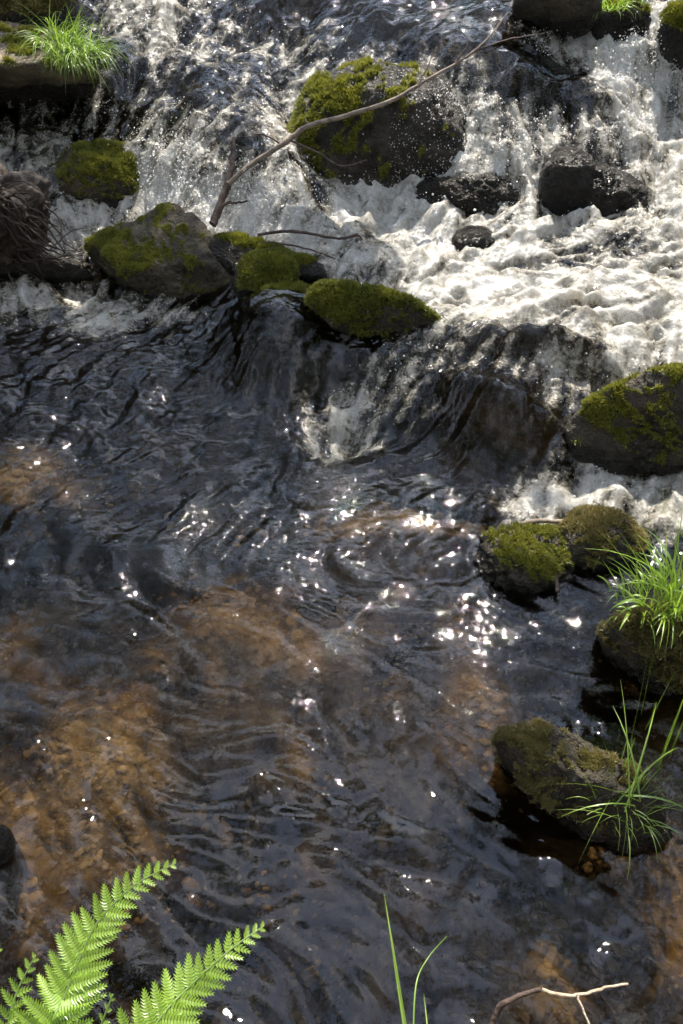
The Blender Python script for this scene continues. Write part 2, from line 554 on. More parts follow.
# swells over drowned boulders and slabs
H = HB.copy()
for (x, y, rx, ry, rot, a) in [(272, 342, 52, 44, 0, .15), (535, 352, 62, 16, 8, .10), (500, 425, 54, 36, 20, .13), (352, 405, 20, 40, -20, -.04),
                               (400, 350, 70, 18, -20, .03), (345, 440, 28, 14, 0, -.05), (455, 395, 40, 18, -20, .03),
                               (90, 540, 45, 22, 35, .02), (150, 600, 40, 10, 40, -.015), (475, 55, 100, 22, 18, .05), (250, 125, 50, 10, 0, .02),
                               (230, 175, 70, 12, 15, .02), (120, 160, 40, 12, 0, .02), (610, 100, 60, 14, 10, .05), (650, 60, 40, 12, 0, .05),
                               (520, 240, 40, 12, 0, .03), (600, 280, 60, 12, 10, .02), (470, 270, 35, 12, 0, .03)]:
    H = H + a * blob(U, V, x, y, rx, ry, rot)

# ripples: many small waves bent by the current
wx = GX + 0.07 * fbm2(GX * 3, GY * 3, 3, 20); wy = GY + 0.07 * fbm2(GX * 3, GY * 3, 3, 30)
rip = 0
for k in range(60):
    lam = 0.026 * (0.22 / 0.026) ** rng.random()
    th = rng.normal(-1.1, 0.9)
    rip = rip + lam ** 0.95 * np.sin((wx * math.cos(th) + wy * math.sin(th)) * 2 * math.pi / lam + rng.random() * 6.28)
rip = rip / rip.std()
amp = 0.0009 + 0.0013 * sstep(640, 520, V) + 0.0022 * sstep(500, 420, V)
amp = amp * (0.65 + 0.7 * sstep(-0.5, 0.6, fbm2(GX * 2.5, GY * 2.5, 2, 44)))
H = H + amp * rip
H = H + ST5 * (.0012 + .0007 * sstep(720, 520, V)) + ST3 * (0.0023 + 0.0016 * sstep(640, 500, V)) + ST2 * (0.0003 + 0.0012 * sstep(560, 440, V))
# boiling white water
FS = sstep(0.2, 0.85, blur(FO, 4))
wx2 = GX + 0.05 * fbm2(GX * 6, GY * 6, 2, 120); wy2 = GY + 0.05 * fbm2(GX * 6, GY * 6, 2, 130)
bil = np.abs(fbm2(wx2 * 7, wy2 * 6, 2, 140)) * 0.045 + np.abs(pn2(wx2 * 17, wy2 * 15, 150)) * 0.012 + np.abs(pn2(wx2 * 36, wy2 * 34, 160)) * 0.005
H = H + FS * (bil * .8 - 0.015) + FS * blur(rng.normal(size=GX.shape), 1) * 0.0022
H = H + FS * (ST3 * 0.007 + ST2 * .003 + .03 * fbm2(GX * 3.2, GY * 3.2, 2, 660))

idx = np.arange(NY * NX).reshape(NY, NX)
Fq = np.stack([idx[:-1, :-1], idx[:-1, 1:], idx[1:, 1:], idx[1:, :-1]], -1).reshape(-1, 4)
water = mesh_np('water', np.stack([GX, GY, H], -1).reshape(-1, 3), Fq, M['water'], None, dict(foam=FO.ravel(), streak=STREAK.ravel(), fine=(.65 - .5 * sstep(660, 800, V)).ravel()))
tag(water, 'brown peaty stream water breaking into white rapids', kind='structure')


def water_z(x, y):
    return float(grid_sample(H, gx[0], gy[0], DX, np.array([x]), np.array([y]))[0])


# ------------------------------------------------------------------ stream bed and banks, one sheet to the horizon
bx = np.r_[-150, -80, -45, -25, -14, -9, -6.5, -5, -4.2, -3.6, np.arange(-3.2, 3.21, 0.02), 3.6, 4.2, 5, 6.5, 9, 14, 25, 45, 80, 150]
by = np.r_[-150, -80, -45, -25, -14, -8, -5, -3, -2, -1.3, -.8, -.5, -.3, np.arange(-0.1, 6.6, 0.02), 6.8, 7.2, 8, 9.5, 12, 16, 25, 45, 80, 150]
BX, BY = np.meshgrid(bx, by)
ix, iy = np.clip(BX, -3.2, 3.2), np.clip(BY, 0.2, 6.6)
bb = grid_sample(CB, -3.3, 0.15, 0.04, ix, iy)
bu, bv = to_pix(ix, iy, bb)
sand_sun = 0.16 + 0.2 * fbm2(BX * 2, BY * 2, 3, 200) + .32 * sstep(480, 600, bv)
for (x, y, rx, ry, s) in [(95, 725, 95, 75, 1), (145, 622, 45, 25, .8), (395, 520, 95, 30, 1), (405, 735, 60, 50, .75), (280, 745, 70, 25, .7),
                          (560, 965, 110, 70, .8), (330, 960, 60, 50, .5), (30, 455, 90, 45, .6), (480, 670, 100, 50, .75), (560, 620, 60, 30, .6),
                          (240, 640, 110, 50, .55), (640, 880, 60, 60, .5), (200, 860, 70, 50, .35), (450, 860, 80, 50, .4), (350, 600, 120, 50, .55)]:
    sand_sun = np.maximum(sand_sun, s * blob(bu, bv, x, y, rx, ry))  # sunlit patches of the bed put into the pale sand colour
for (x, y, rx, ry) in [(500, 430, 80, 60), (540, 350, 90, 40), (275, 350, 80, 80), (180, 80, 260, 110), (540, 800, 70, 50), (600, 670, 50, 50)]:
    sand_sun = sand_sun - .5 * blob(bu, bv, x, y, rx, ry)
depth = 0.27 - 0.13 * np.clip(sand_sun, 0, 1) + 0.05 * fbm2(BX * 3, BY * 3, 4, 210) + 0.02 * np.abs(fbm2(BX * 12, BY * 12, 2, 220))
depth = np.where(bv < 520, np.maximum(0.05, depth * 0.45), depth)
depth = np.maximum(depth, 0.035)
BZ = bb - depth
edge = sstep(0.62, 0.30, BY) * 0.52 + sstep(2.25, 3.6, np.abs(BX)) * 1.5 + sstep(6.2, 8.0, BY) * 0.9
far = np.maximum(np.abs(BX) - 4, np.maximum(BY - 7, -BY))
BZ = np.where(edge > 0, BZ + edge + 0.06 * fbm2(BX * 2, BY * 2, 3, 230) * np.minimum(edge * 3, 1), BZ)
BZ = BZ + np.clip(far, 0, 30) * 0.05
bidx = np.arange(BX.size).reshape(BX.shape)
Fb = np.stack([bidx[:-1, :-1], bidx[:-1, 1:], bidx[1:, 1:], bidx[1:, :-1]], -1).reshape(-1, 4)
bed = mesh_np('stream_bed', np.stack([BX, BY, BZ], -1).reshape(-1, 3), Fb, M['bed'], None, dict(sand_sun=sand_sun.ravel()))
tag(bed, 'brown sandy and stony stream bed with its banks', kind='structure')


# pebbles lying on the sandy patches of the bed
pm_ = np.where((bv > 430) & (bv < 1040) & (bu > -40) & (bu < 720) & (edge < .05), np.clip(sand_sun, 0, 1) ** 2, 0).ravel()
NG = 3600
pk = rng.choice(len(pm_), NG, p=pm_ / pm_.sum())
PP = np.stack([BX.ravel()[pk], BY.ravel()[pk], BZ.ravel()[pk]], 1) + np.c_[rng.uniform(-.01, .01, (NG, 2)), np.zeros(NG)]
GR = []
_ico = {}


def ico(n):
    if n not in _ico:
        bm = bmesh.new(); bmesh.ops.create_icosphere(bm, subdivisions=n, radius=1)
        _ico[n] = (np.array([v.co[:] for v in bm.verts]), np.array([[v.index for v in f.verts] for f in bm.faces]))
        bm.free()
    return _ico[n]


def hull_planes(P):
    bm = bmesh.new()
    for p in P: bm.verts.new(p)
    r = bmesh.ops.convex_hull(bm, input=bm.verts)
    bm.normal_update()
    out = []
    c = np.mean(P, 0)
    for f in bm.faces:
        nrm = np.array(f.normal[:]); o = float(np.dot(nrm, np.array(f.calc_center_median()[:]) - c))
        if o < 0: nrm, o = -nrm, -o
        if o > 1e-4: out.append((nrm, o))
    bm.free()
    return c, out


ROCKN = [0]
root_verts = {}
gd, gf = ico(2)
gr = np.clip(rng.lognormal(math.log(.005), .55, NG), .0025, .024)
gsc = rng.uniform(.7, 1.35, (NG, 1, 3)) * np.array([1, 1, .5])
gshape = gd[None] * gsc * (1 + .45 * fbm3((gd[None] * 1.3 + rng.uniform(0, 90, (NG, 1, 3))).reshape(-1, 3), 2, 980).reshape(NG, -1, 1))
gyaw = rng.uniform(0, 6.28, NG)
gxr = gshape[..., 0] * np.cos(gyaw)[:, None] - gshape[..., 1] * np.sin(gyaw)[:, None]
gyr = gshape[..., 0] * np.sin(gyaw)[:, None] + gshape[..., 1] * np.cos(gyaw)[:, None]
gV = np.stack([gxr, gyr, gshape[..., 2]], -1) * gr[:, None, None] + PP[:, None]
gF = gf[None] + (np.arange(NG) * len(gd))[:, None, None]
gravel = mesh_np('gravel', gV.reshape(-1, 3), gF.reshape(-1, 3), M['pebble'], None, dict(tone=np.repeat(rng.random(NG), len(gd))))
tag(gravel, 'small brown pebbles scattered over the sandy bed under the water', 'gravel', kind='stuff')


def finish_rock(name, V, F, label, mat, moss, wetness, tuft, tuft_mat='moss', cat='rock', ntuft=2500, sharp=False, group=None, rough=1.0, waterline=None):
    """V in world space. moss=(strength, direction, threshold)."""
    ROCKN[0] += 1
    c = V.mean(0)
    wl = water_z(c[0], c[1]) if waterline is None else waterline
    root = thing(name, (c[0], c[1], V[:, 2].min()), label, cat, group)
    L = V - np.array(root.location)
    me_n = np.zeros_like(V)
    tri = V[F]
    fn = np.cross(tri[:, 1] - tri[:, 0], tri[:, 2] - tri[:, 0])
    for k in range(3): np.add.at(me_n, F[:, k], fn)
    me_n /= np.linalg.norm(me_n, axis=1)[:, None] + 1e-9
    ms, mdir, mthr = moss
    mdir = np.array(mdir, float); mdir /= np.linalg.norm(mdir)
    nz = fbm3(V * 11, 5, 300 + ROCKN[0], .6)
    mm = ms * sstep(mthr - 0.25, mthr + 0.25, me_n @ mdir + 0.55 * nz)
    hgt = V[:, 2] - wl + 0.03 * fbm3(V * 9, 3, 340)
    thick = mm * (.006 + .004 * fbm3(V * 40, 2, 360)) * min(1.6, max(.7, tuft / .011))
    V = V + me_n * thick[:, None]; L = L + me_n * thick[:, None]
    wet = np.clip(np.maximum(wetness * (0.85 + 0.3 * nz), sstep(0.07, 0.015, hgt)), 0, 1)
    mm = mm * sstep(0.0, 0.05, hgt)
    body = mesh_np('stone', L, F, M[mat], None, dict(moss=mm, wet=wet * (1 - 0.8 * mm)))
    body.parent = root
    if tuft > 0 and ms > 0:
        area = np.linalg.norm(fn, axis=1)
        pr = area * np.clip(mm[F].mean(1) - 0.35, 0, 1)
        pr[V[F].mean(1)[:, 2] < wl] = 0
        if pr.sum() > 1e-9:
            pick = rng.choice(len(F), ntuft, p=pr / pr.sum())
            w_ = rng.dirichlet((1, 1, 1), ntuft)
            P = (L[F[pick]] * w_[..., None]).sum(1)
            N = me_n[F[pick, 0]]
            verts, tone = [], []
            for b in range(3):
                t = np.cross(N, rng.normal(size=N.shape)); t /= np.linalg.norm(t, axis=1)[:, None] + 1e-9
                up = N + 0.9 * rng.normal(size=N.shape) * 0.6; up /= np.linalg.norm(up, axis=1)[:, None]
                s = tuft * rng.uniform(0.5, 1.3, (len(P), 1))
                verts.append(np.stack([P - t * s * 0.22 - N * s * 0.1, P + t * s * 0.22 - N * s * 0.1, P + up * s], 1))
            vv = np.concatenate(verts, 0)
            tn = np.clip(0.5 + 0.9 * np.tile(nz[F[pick, 0]], 3) + 0.2 * rng.normal(size=len(vv)), 0, 1)
            mo = mesh_np('moss', vv.reshape(-1, 3), np.arange(len(vv) * 3).reshape(-1, 3), M[tuft_mat], None,
                         dict(tone=np.repeat(tn, 3)), smooth=False)
            mo.parent = root
    root_verts[root.name] = V
    return root


def rough_up(V, c, amp, seed, lump=0.0, lumpscale=3.0):
    d = V - c
    r = np.linalg.norm(d, axis=1)[:, None]
    dn = d / r
    q = fbm3(V * 9 + seed, 5, 400 + seed, 0.55)
    lum = fbm3(V * lumpscale + seed * 3.1, 2, 430 + seed)
    fin = np.abs(fbm3(V * 26 + seed, 3, 470 + seed, .6)) * amp * 1.0
    crk = -np.maximum(0, 0.12 - np.abs(pn3(V * 5 + seed * 1.7, 450 + seed))) * 0.9
    return c + dn * (r + amp * 1.35 * q[:, None] + lump * lum[:, None] + amp * crk[:, None] - fin[:, None])


def hull_rock(name, P, label, soft=0.03, amp=0.012, lump=0.01, sub=6, mat='rock', moss=(0, (0, 0, 1), .5), wetness=0.0, tuft=0, **kw):
    P = np.array(P, float)
    c, pl = hull_planes(P)
    D, F = ico(sub)
    inv = np.zeros(len(D)); 
    k = max(2.0, 0.25 / max(soft, 0.004))
    for nrm, o in pl:
        q = np.maximum(D @ nrm / o, 0)
        inv += q ** k
    r = 1 / inv ** (1 / k)
    r = r * (1 + .5 / k)
    V = c + D * r[:, None]
    V = rough_up(V, c, amp, ROCKN[0] + 1, lump)
    return finish_rock(name, V, F, label, mat, moss, wetness, tuft, **kw)


def round_rock(name, px, py, z, wpx, hpx, label, dk=0.8, yaw=0.0, amp=0.014, lump=0.03, sub=6, power=2.4, mat='rock',
               moss=(0, (0, 0, 1), .5), wetness=0.0, tuft=0, lumpscale=3.5, hmin=0.03, tilt=0.0, **kw):
    """front waterline centre at pixel (px,py), height z; wpx x hpx on the picture"""
    p = at(px, py, z)
    d = ray(px, py); t = p[1] / d[1]
    s = t / FPX
    th = math.atan2(-d[2], d[1])
    wm, vm = wpx * s, hpx * s / 1.0
    dm = dk * wm
    hm = max(hmin, (vm - dm * 0.75 * math.sin(th)) / math.cos(th))
    c = np.array([p[0], p[1] + dm * 0.5, z - 0.02])
    D, F = ico(sub)
    q = (np.abs(D) ** power).sum(1) ** (-1 / power)
    E = D * q[:, None]
    E = E * np.array([wm / 2, dm / 2, hm + 0.02])
    E[:, 2] = np.where(E[:, 2] < 0, E[:, 2] * max(1, 0.18 / (hm + .02)), E[:, 2])
    ct, st = math.cos(tilt), math.sin(tilt)
    E = np.stack([E[:, 0] * ct - E[:, 2] * st, E[:, 1], E[:, 0] * st + E[:, 2] * ct], 1)
    cyw, syw = math.cos(yaw), math.sin(yaw)
    E = np.stack([E[:, 0] * cyw - E[:, 1] * syw, E[:, 0] * syw + E[:, 1] * cyw, E[:, 2]], 1)
    V = rough_up(c + E, c, amp * min(1, wm * 3), ROCKN[0] + 1, lump * min(1, wm * 2), lumpscale)
    return finish_rock(name, V, F, label, mat, moss, wetness, tuft, waterline=z, **kw)


# the big wedge-shaped rock on the left
def low(p, dy, z): return np.array([p[0], p[1] + dy, z])
B_ = at(172, 197, .34); A_ = at(85, 238, .22); C_ = at(206, 222, .29)
hull_rock('rock', [A_, B_, C_, at(243, 284, .13), at(120, 268, .20), at(196, 262, .22), at(135, 300, .02), at(172, 312, .02), at(226, 308, .02),
                   at(92, 268, .06), low(A_, .12, -.05), low(B_, .12, -.05), low(C_, .18, -.05), at(240, 300, -.02), at(170, 315, -.06)],
          'big wedge-shaped brown rock with flat mossy top left of centre', soft=0.008, amp=0.013, lump=0.003,
          moss=(0.75, (-.7, -.5, .6), .72), tuft=0.007, ntuft=9000, waterline=.05)
# upper boulder: black left flank, moss crest, water film on its right
round_rock('boulder', 384, 196, .29, 204, 136, 'large rounded boulder with moss draped over its middle and water sheeting down its right', dk=0.75, lump=0.03, power=2.5,
           moss=(1.0, (-.9, -.25, .45), .62), wetness=1.0, tuft=0.016, ntuft=9000)
# left mossy rock
round_rock('rock', 93, 205, .19, 98, 60, 'small moss-topped rock between the root clump and the cascade', dk=0.8, moss=(1, (.5, -.1, 1), .45), tuft=.013, ntuft=6000)
round_rock('rock', 47, 168, .26, 26, 22, 'little grey stone behind the root clump on the left edge', dk=0.8, sub=4)
# low flat rock behind the wedge
hull_rock('rock', [at(205, 250, .22), at(215, 232, .27), at(260, 236, .28), at(315, 258, .26), at(332, 276, .22), at(300, 282, .18), at(240, 275, .2),
                   at(230, 290, .05), at(320, 285, .05), low(at(215, 232, .27), .1, .05), low(at(315, 258, .26), .1, .05)],
          'long low dark rock with thin grass behind the wedge rock', soft=.02, amp=.012, moss=(.9, (0, -.2, 1), .75), tuft=.012, ntuft=3000, waterline=.22)
round_rock('rock', 268, 294, .17, 66, 44, 'small round moss cushion rock beside the wedge rock', dk=.8, lump=.01, moss=(1, (0, -.3, 1), .1), tuft=.013, ntuft=4500)
round_rock('rock', 284, 318, .15, 74, 38, 'moss-edged rock with dark water sliding over its front', dk=.8, moss=(1, (.2, .1, 1), .75), tuft=.011, ntuft=2500, wetness=.7)
hull_rock('rock', [at(298, 288, 0.27), at(312, 276, 0.30), at(360, 280, 0.31), at(420, 300, 0.29), at(447, 322, 0.23), at(440, 335, 0.17), at(390, 343, 0.13),
                   at(340, 338, 0.13), at(305, 318, 0.15), at(430, 340, 0.05), at(320, 335, -.02), at(390, 350, -.02), low(at(312, 276, 0.30), .12, .0), low(at(420, 300, 0.29), .12, .0)],
          'long yellow-green moss rock lying against the white rapids', soft=.03, amp=.01, moss=(1, (.1, -.1, 1), .2), tuft=.013, ntuft=9000, waterline=.12)
# black wet rocks in the white water
round_rock('rock', 602, 212, .29, 116, 50, 'low black wet rock standing in the rapids on the right', dk=.7, power=2.1, lump=.035, lumpscale=4, amp=.016, mat='wetrock', wetness=.95)
round_rock('rock', 572, 186, .40, 58, 42, 'small black wet hump behind the low black rock in the rapids', dk=.9, power=2.1, lump=.02, amp=.012, mat='wetrock', wetness=.95, sub=5)
round_rock('rock', 472, 212, .275, 130, 44, 'dark wet ledge half buried in the white water left of the low black rock', dk=.6, power=2.6, lump=.035, lumpscale=5, amp=.018, mat='wetrock', wetness=.9)
round_rock('rock', 478, 246, .235, 46, 20, 'drowned brown rock showing among the foam below the ledge', dk=.9, mat='wetrock', wetness=.8, sub=5, hmin=.02)
# the wet slab at the top
hull_rock('slab', [at(385, 30, .70), at(420, 18, .74), at(500, 42, .72), at(590, 72, .62), at(612, 92, .56), at(560, 102, .54), at(470, 84, .60), at(390, 52, .63),
                   at(420, 90, .5), at(600, 110, .45), low(at(420, 18, .77), .1, .4), low(at(590, 72, .62), .15, .3)],
          'long dark slab with glittering water sheeting over it near the top', soft=.03, amp=.012, mat='wetrock', wetness=.95, waterline=.6)
# far rocks along the top edge
hull_rock('rock', [at(512, 0, .86), at(540, -25, .95), at(600, -15, .9), at(606, 10, .82), at(590, 27, .74), at(545, 18, .76), at(520, 12, .78), at(590, 32, .65), at(520, 20, .65),
                   low(at(540, -25, .95), .2, .6), low(at(600, -15, .9), .2, .6)], 'smooth brown rock at the top edge above the rapids', soft=.03, amp=.01, waterline=.74, wetness=.35)
round_rock('rock', 628, 24, .74, 60, 22, 'low mossy stone under the small grass tuft at the top', dk=.6, moss=(.9, (.4, 0, 1), .7), tuft=.016, ntuft=1500, sub=5)
round_rock('rock', 680, 36, .72, 34, 28, 'round mossy rock cut by the top right corner', dk=.9, moss=(1, (0, 0, 1), .3), tuft=.016, ntuft=2500, sub=5)
# top-left rock with the grass tuft
hull_rock('rock', [at(-80, 84, .58), at(-80, 30, .76), at(-10, 3, .74), at(30, 6, .74), at(55, 36, .73), at(90, 66, .66), at(108, 72, .62), at(100, 82, .57), at(0, 64, .70), at(62, 66, .68),
                   at(-20, 86, .5), at(90, 86, .5), low(at(-10, 3, .74), .2, .3), low(at(-80, 30, .76), .3, .3), low(at(55, 36, .73), .25, .3)],
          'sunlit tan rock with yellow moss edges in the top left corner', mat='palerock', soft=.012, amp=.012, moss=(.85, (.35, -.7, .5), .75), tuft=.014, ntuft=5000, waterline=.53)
round_rock('rock', 22, 22, .74, 90, 34, 'yellow moss hump on the back of the top left rock', dk=.7, tuft_mat='drymoss', moss=(.8, (0, -.2, 1), .2), tuft=.018, ntuft=4500, sub=5)
# right bank
hull_rock('rock', [at(556, 455, .07), at(560, 420, .17), at(600, 388, .27), at(650, 362, .35), at(760, 350, .38), at(760, 440, .22), at(690, 462, .12), at(620, 480, .04), at(570, 478, .02),
                   at(640, 485, -.02), at(760, 480, -.02), low(at(650, 362, .35), .2, .0), low(at(760, 350, .38), .2, .0)],
          'large moss-capped rock with a wet dark front at the right edge', soft=.03, amp=.014, lump=.015, moss=(1, (.3, .1, 1), .5), tuft=.012, ntuft=10000, waterline=.08, wetness=.5)
round_rock('rock', 532, 592, .0, 104, 66, 'low wet rock with a bright moss patch in midstream', dk=.85, lump=.04, moss=(1, (.6, 0, 1), .6), tuft=.010, ntuft=3500, wetness=.7, amp=.02)
round_rock('rock', 606, 572, .0, 96, 62, 'dark brown mossy rock beside the midstream moss patch', dk=.75, lump=.02, moss=(.9, (0, .2, 1), .6), tuft=.010, ntuft=3500, tuft_mat='drymoss', wetness=.6)
hull_rock('rock', [at(598, 640, .10), at(612, 605, .22), at(660, 592, .25), at(760, 590, .27), at(760, 690, .08), at(690, 700, .0), at(640, 695, .0), at(610, 670, .0),
                   at(760, 720, -.1), at(620, 690, -.1), low(at(612, 605, .2), .15, -.1), low(at(760, 590, .27), .2, -.1)],
          'squat rock topped with brown dead moss and grass at the right edge', soft=.04, amp=.016, lump=.015, moss=(1, (0, -.1, 1), .35), tuft=.012, ntuft=9000, tuft_mat='drymoss', waterline=.0, wetness=.3)
hull_rock('rock', [at(492, 738, .11), at(512, 720, .13), at(565, 722, .16), at(645, 768, .16), at(670, 805, .10), at(674, 838, .0), at(632, 860, .0), at(565, 830, .0), at(508, 780, .0),
                   at(498, 752, .02), at(605, 792, .17), at(548, 756, .16), at(640, 866, -.12), at(495, 775, -.12), low(at(512, 720, .1), .06, -.1), low(at(670, 805, .08), .06, -.1)],
          'rounded rock with pale moss and a grass tuft in calm water lower right', soft=.02, amp=.016, lump=.014, moss=(.9, (-.8, .1, .8), .75), tuft=.008, ntuft=9000, tuft_mat='drymoss', waterline=.0, wetness=.45)
round_rock('rock', -12, 868, .0, 46, 42, 'dark wet stone cut by the left edge above the fern', dk=.9, sub=5, wetness=.8, mat='wetrock')


# ------------------------------------------------------------------ tubes: branches, twigs, roots
def tube_np(pts, rads, seg=7, smooth=6, jitter=0.0):
    P = [Vector(p) for p in pts]
    Q, R = [], []
    n = len(P)
    for i in range(n - 1):
        p0, p1, p2, p3 = P[max(i - 1, 0)], P[i], P[i + 1], P[min(i + 2, n - 1)]
        for k in range(smooth):
            t = k / smooth
            q = 0.5 * ((2 * p1) + (p2 - p0) * t + (2 * p0 - 5 * p1 + 4 * p2 - p3) * t * t + (3 * p1 - p0 - 3 * p2 + p3) * t ** 3)
            r = rads[i] * (1 - t) + rads[i + 1] * t
            Q.append(q + Vector(rng.normal(size=3)) * jitter); R.append(r * rng.uniform(.9, 1.12))
    Q.append(P[-1]); R.append(rads[-1])
    V, F = [], []
    for i, (q, r) in enumerate(zip(Q, R)):
        d = (Q[min(i + 1, len(Q) - 1)] - Q[max(i - 1, 0)]).normalized()
        a = d.cross(Vector((0.3, 0.2, 1))).normalized(); b = d.cross(a)
        for s in range(seg):
            th = 2 * math.pi * s / seg
            V.append(q + (a * math.cos(th) + b * math.sin(th)) * r)
    for i in range(len(Q) - 1):
        for s in range(seg):
            s2 = (s + 1) % seg
            F.append((i * seg + s, i * seg + s2, (i + 1) * seg + s2, (i + 1) * seg + s))
    for base in (0, (len(Q) - 1) * seg):      # close the ends
        for s in range(0, seg - 2):
            F.append((base, base + s + 1, base + s + 2, base))
    return np.array([v[:] for v in V]), F


def tubes(name, lst, mat, parent=None, jitter=0.0, seg=7):
    V, F, o = [], [], 0
    for pts, rads in lst:
        v, f = tube_np(pts, rads, seg, 6, jitter)
        V.append(v); F += [tuple(i + o for i in q) for q in f]; o += len(v)
    V = np.concatenate(V)
    loc = np.array(parent.location) if parent else 0
    me = bpy.data.meshes.new(name)
    me.from_pydata((V - loc).tolist(), [], [tuple(dict.fromkeys(q)) for q in F]); me.update()
    me.polygons.foreach_set('use_smooth', np.ones(len(me.polygons), bool))
    me.materials.append(M[mat])
    ob = bpy.data.objects.new(name, me); COL.objects.link(ob)
    if parent: ob.parent = parent
    return ob


def path(pp, t0, t1):
    return [dep(x, y, t0 + (t1 - t0) * i / max(1, len(pp) - 1)) for i, (x, y) in enumerate(pp)]


br = thing('dead_branch', at(215, 224, .25), 'bare forked dead branch leaning up in front of the cascade', 'branch')
tubes('stem', [(path([(213, 224), (220, 205), (228, 183), (233, 160), (234, 137)], 3.45, 3.46), [.017, .015, .014, .010, .006])], 'bark', br, .001)
tubes('bough', [(path([(228, 184), (252, 164), (283, 144), (309, 126), (348, 115), (390, 101), (430, 78), (466, 57), (488, 38), (508, 12)], 3.42, 3.38),
                 [.010, .0095, .0105, .010, .009, .008, .006, .005, .0035, .002])], 'deadwood', br, .001)
tubes('twig', [(path([(290, 141), (319, 153), (341, 166), (367, 160)], 3.41, 3.38), [.004, .004, .003, .002])], 'bark', br, .001)
tubes('twig', [(path([(283, 145), (262, 134), (245, 137)], 3.41, 3.38), [.004, .003, .002])], 'bark', br, .001)
tubes('twig', [(path([(218, 218), (225, 204), (234, 203), (248, 201)], 3.45, 3.42), [.007, .006, .005, .004])], 'bark', br, .001)
tubes('twig', [(path([(418, 84), (428, 66), (437, 46)], 3.39, 3.4), [.003, .0025, .0015])], 'bark', br, .001)
tubes('twig', [(path([(455, 62), (468, 42), (460, 30)], 3.385, 3.39), [.003, .0025, .0015])], 'bark', br, .001)
tubes('twig', [(path([(470, 54), (505, 40), (545, 33)], 3.385, 3.42), [.003, .0025, .0015])], 'bark', br, .001)
tubes('twig', [(path([(309, 126), (306, 121), (305, 117)], 3.405, 3.405), [.004, .003, .002])], 'deadwood', br, .0)

o = tubes('twig', [(path([(258, 235), (275, 232), (300, 232), (335, 238), (345, 238), (358, 234)], 3.28, 3.34), [.006, .006, .006, .005, .006, .003]),
                   (path([(346, 238), (358, 236), (362, 240)], 3.34, 3.34), [.005, .004, .003])], 'bark', None, .001)
tag(o, 'thick dark twig lying level over the foam behind the moss rocks', 'twig', 'loose twigs')
o = tubes('twig', [(path([(262, 242), (290, 245), (318, 252), (346, 264)], 3.27, 3.33), [.003, .0035, .003, .002])], 'bark', None, .001)
tag(o, 'thin dark twig slanting below the thick level twig', 'twig', 'loose twigs')
o = tubes('twig', [(path([(512, 526), (530, 522), (550, 521), (575, 523), (591, 529)], 2.50, 2.50), [.006, .007, .0065, .006, .005])], 'deadwood', None, .001)
tag(o, 'stout bare twig lying across the midstream rock with moss patch', 'twig', 'loose twigs')
o = tubes('twig', [(path([(551, 546), (556, 560), (557, 575), (557, 592)], 2.44, 2.34), [.0035, .0045, .005, .005])], 'bark', None, .001)
tag(o, 'short dark twig propped upright against the bright moss patch', 'twig', 'loose twigs')

tw = thing('twig', dep(497, 1040, 1.52), 'forked pale twig hanging over the bottom edge on the right', 'twig', 'loose twigs')
tubes('stem', [(path([(480, 1060), (497, 1012), (515, 998), (541, 989)], 1.5, 1.5), [.006, .0055, .0045, .004])], 'bark', tw, .0006)
tubes('tip', [(path([(541, 989), (560, 995), (585, 994), (605, 988), (628, 984)], 1.5, 1.53), [.0035, .0035, .003, .0025, .002]),
              (path([(577, 995), (583, 1010), (592, 1030)], 1.5, 1.48), [.0022, .002, .0018])], 'palewood', tw, .0006)
tubes('shoot', [(path([(597, 991), (608, 1005), (620, 1030)], 1.53, 1.55), [.0015, .0015, .0012])], 'bark', tw, .0004)

# ------------------------------------------------------------------ root clump on the left edge
rc = thing('root_clump', at(10, 252, .14), 'dark earthy clump of roots jutting in from the left edge', 'root clump')
D, F = ico(6)
c = at(-8, 215, .28)
Vr = c + D * np.array([.22, .18, .19])
dn = D
Vr = Vr + dn * (0.06 * fbm3(Vr * 8, 4, 700)[:, None] + 0.018 * fbm3(Vr * 24, 4, 720, .65)[:, None])
ob = mesh_np('earth', Vr - np.array(rc.location), F, M['root']); ob.parent = rc
lst = []
for k in range(60):
    a = rng.uniform(-1.4, 1.6); p0 = c + np.array([.14 * math.cos(a), -.12, .15 * math.sin(a)]) 
    p1 = p0 + np.array([rng.uniform(.02, .12), rng.uniform(-.08, .0), rng.uniform(-.10, .05)])
    p2 = p1 + np.array([rng.uniform(.0, .12), rng.uniform(-.05, .05), rng.uniform(-.14, .03)])
    r = rng.uniform(.002, .007)
    lst.append(([p0, p1, p2], [r, r * .7, r * .3]))
tubes('root', lst, 'root', rc, .002, 6)
tubes('twig', [(path([(44, 205), (60, 220), (62, 240), (80, 252)], 3.4, 3.35), [.004, .003, .003, .002]),
               (path([(50, 250), (70, 232), (84, 228)], 3.35, 3.35), [.003, .002, .0015]), (path([(40, 225), (52, 212), (58, 208)], 3.38, 3.36), [.003, .002, .0015])], 'bark', rc, .001, 6)
hull_rock('rock', [at(-60, 268, .14), at(-60, 250, .18), at(40, 250, .18), at(90, 262, .15), at(95, 280, .08), at(30, 272, .1), at(-60, 290, -.02), at(90, 292, -.02), low(at(40, 250, .18), .1, 0), low(at(-60, 250, .18), .1, 0)],
          'low dark ledge of rock under the root clump', soft=.02, amp=.012, wetness=.6, waterline=.08, mat='wetrock', sub=5)


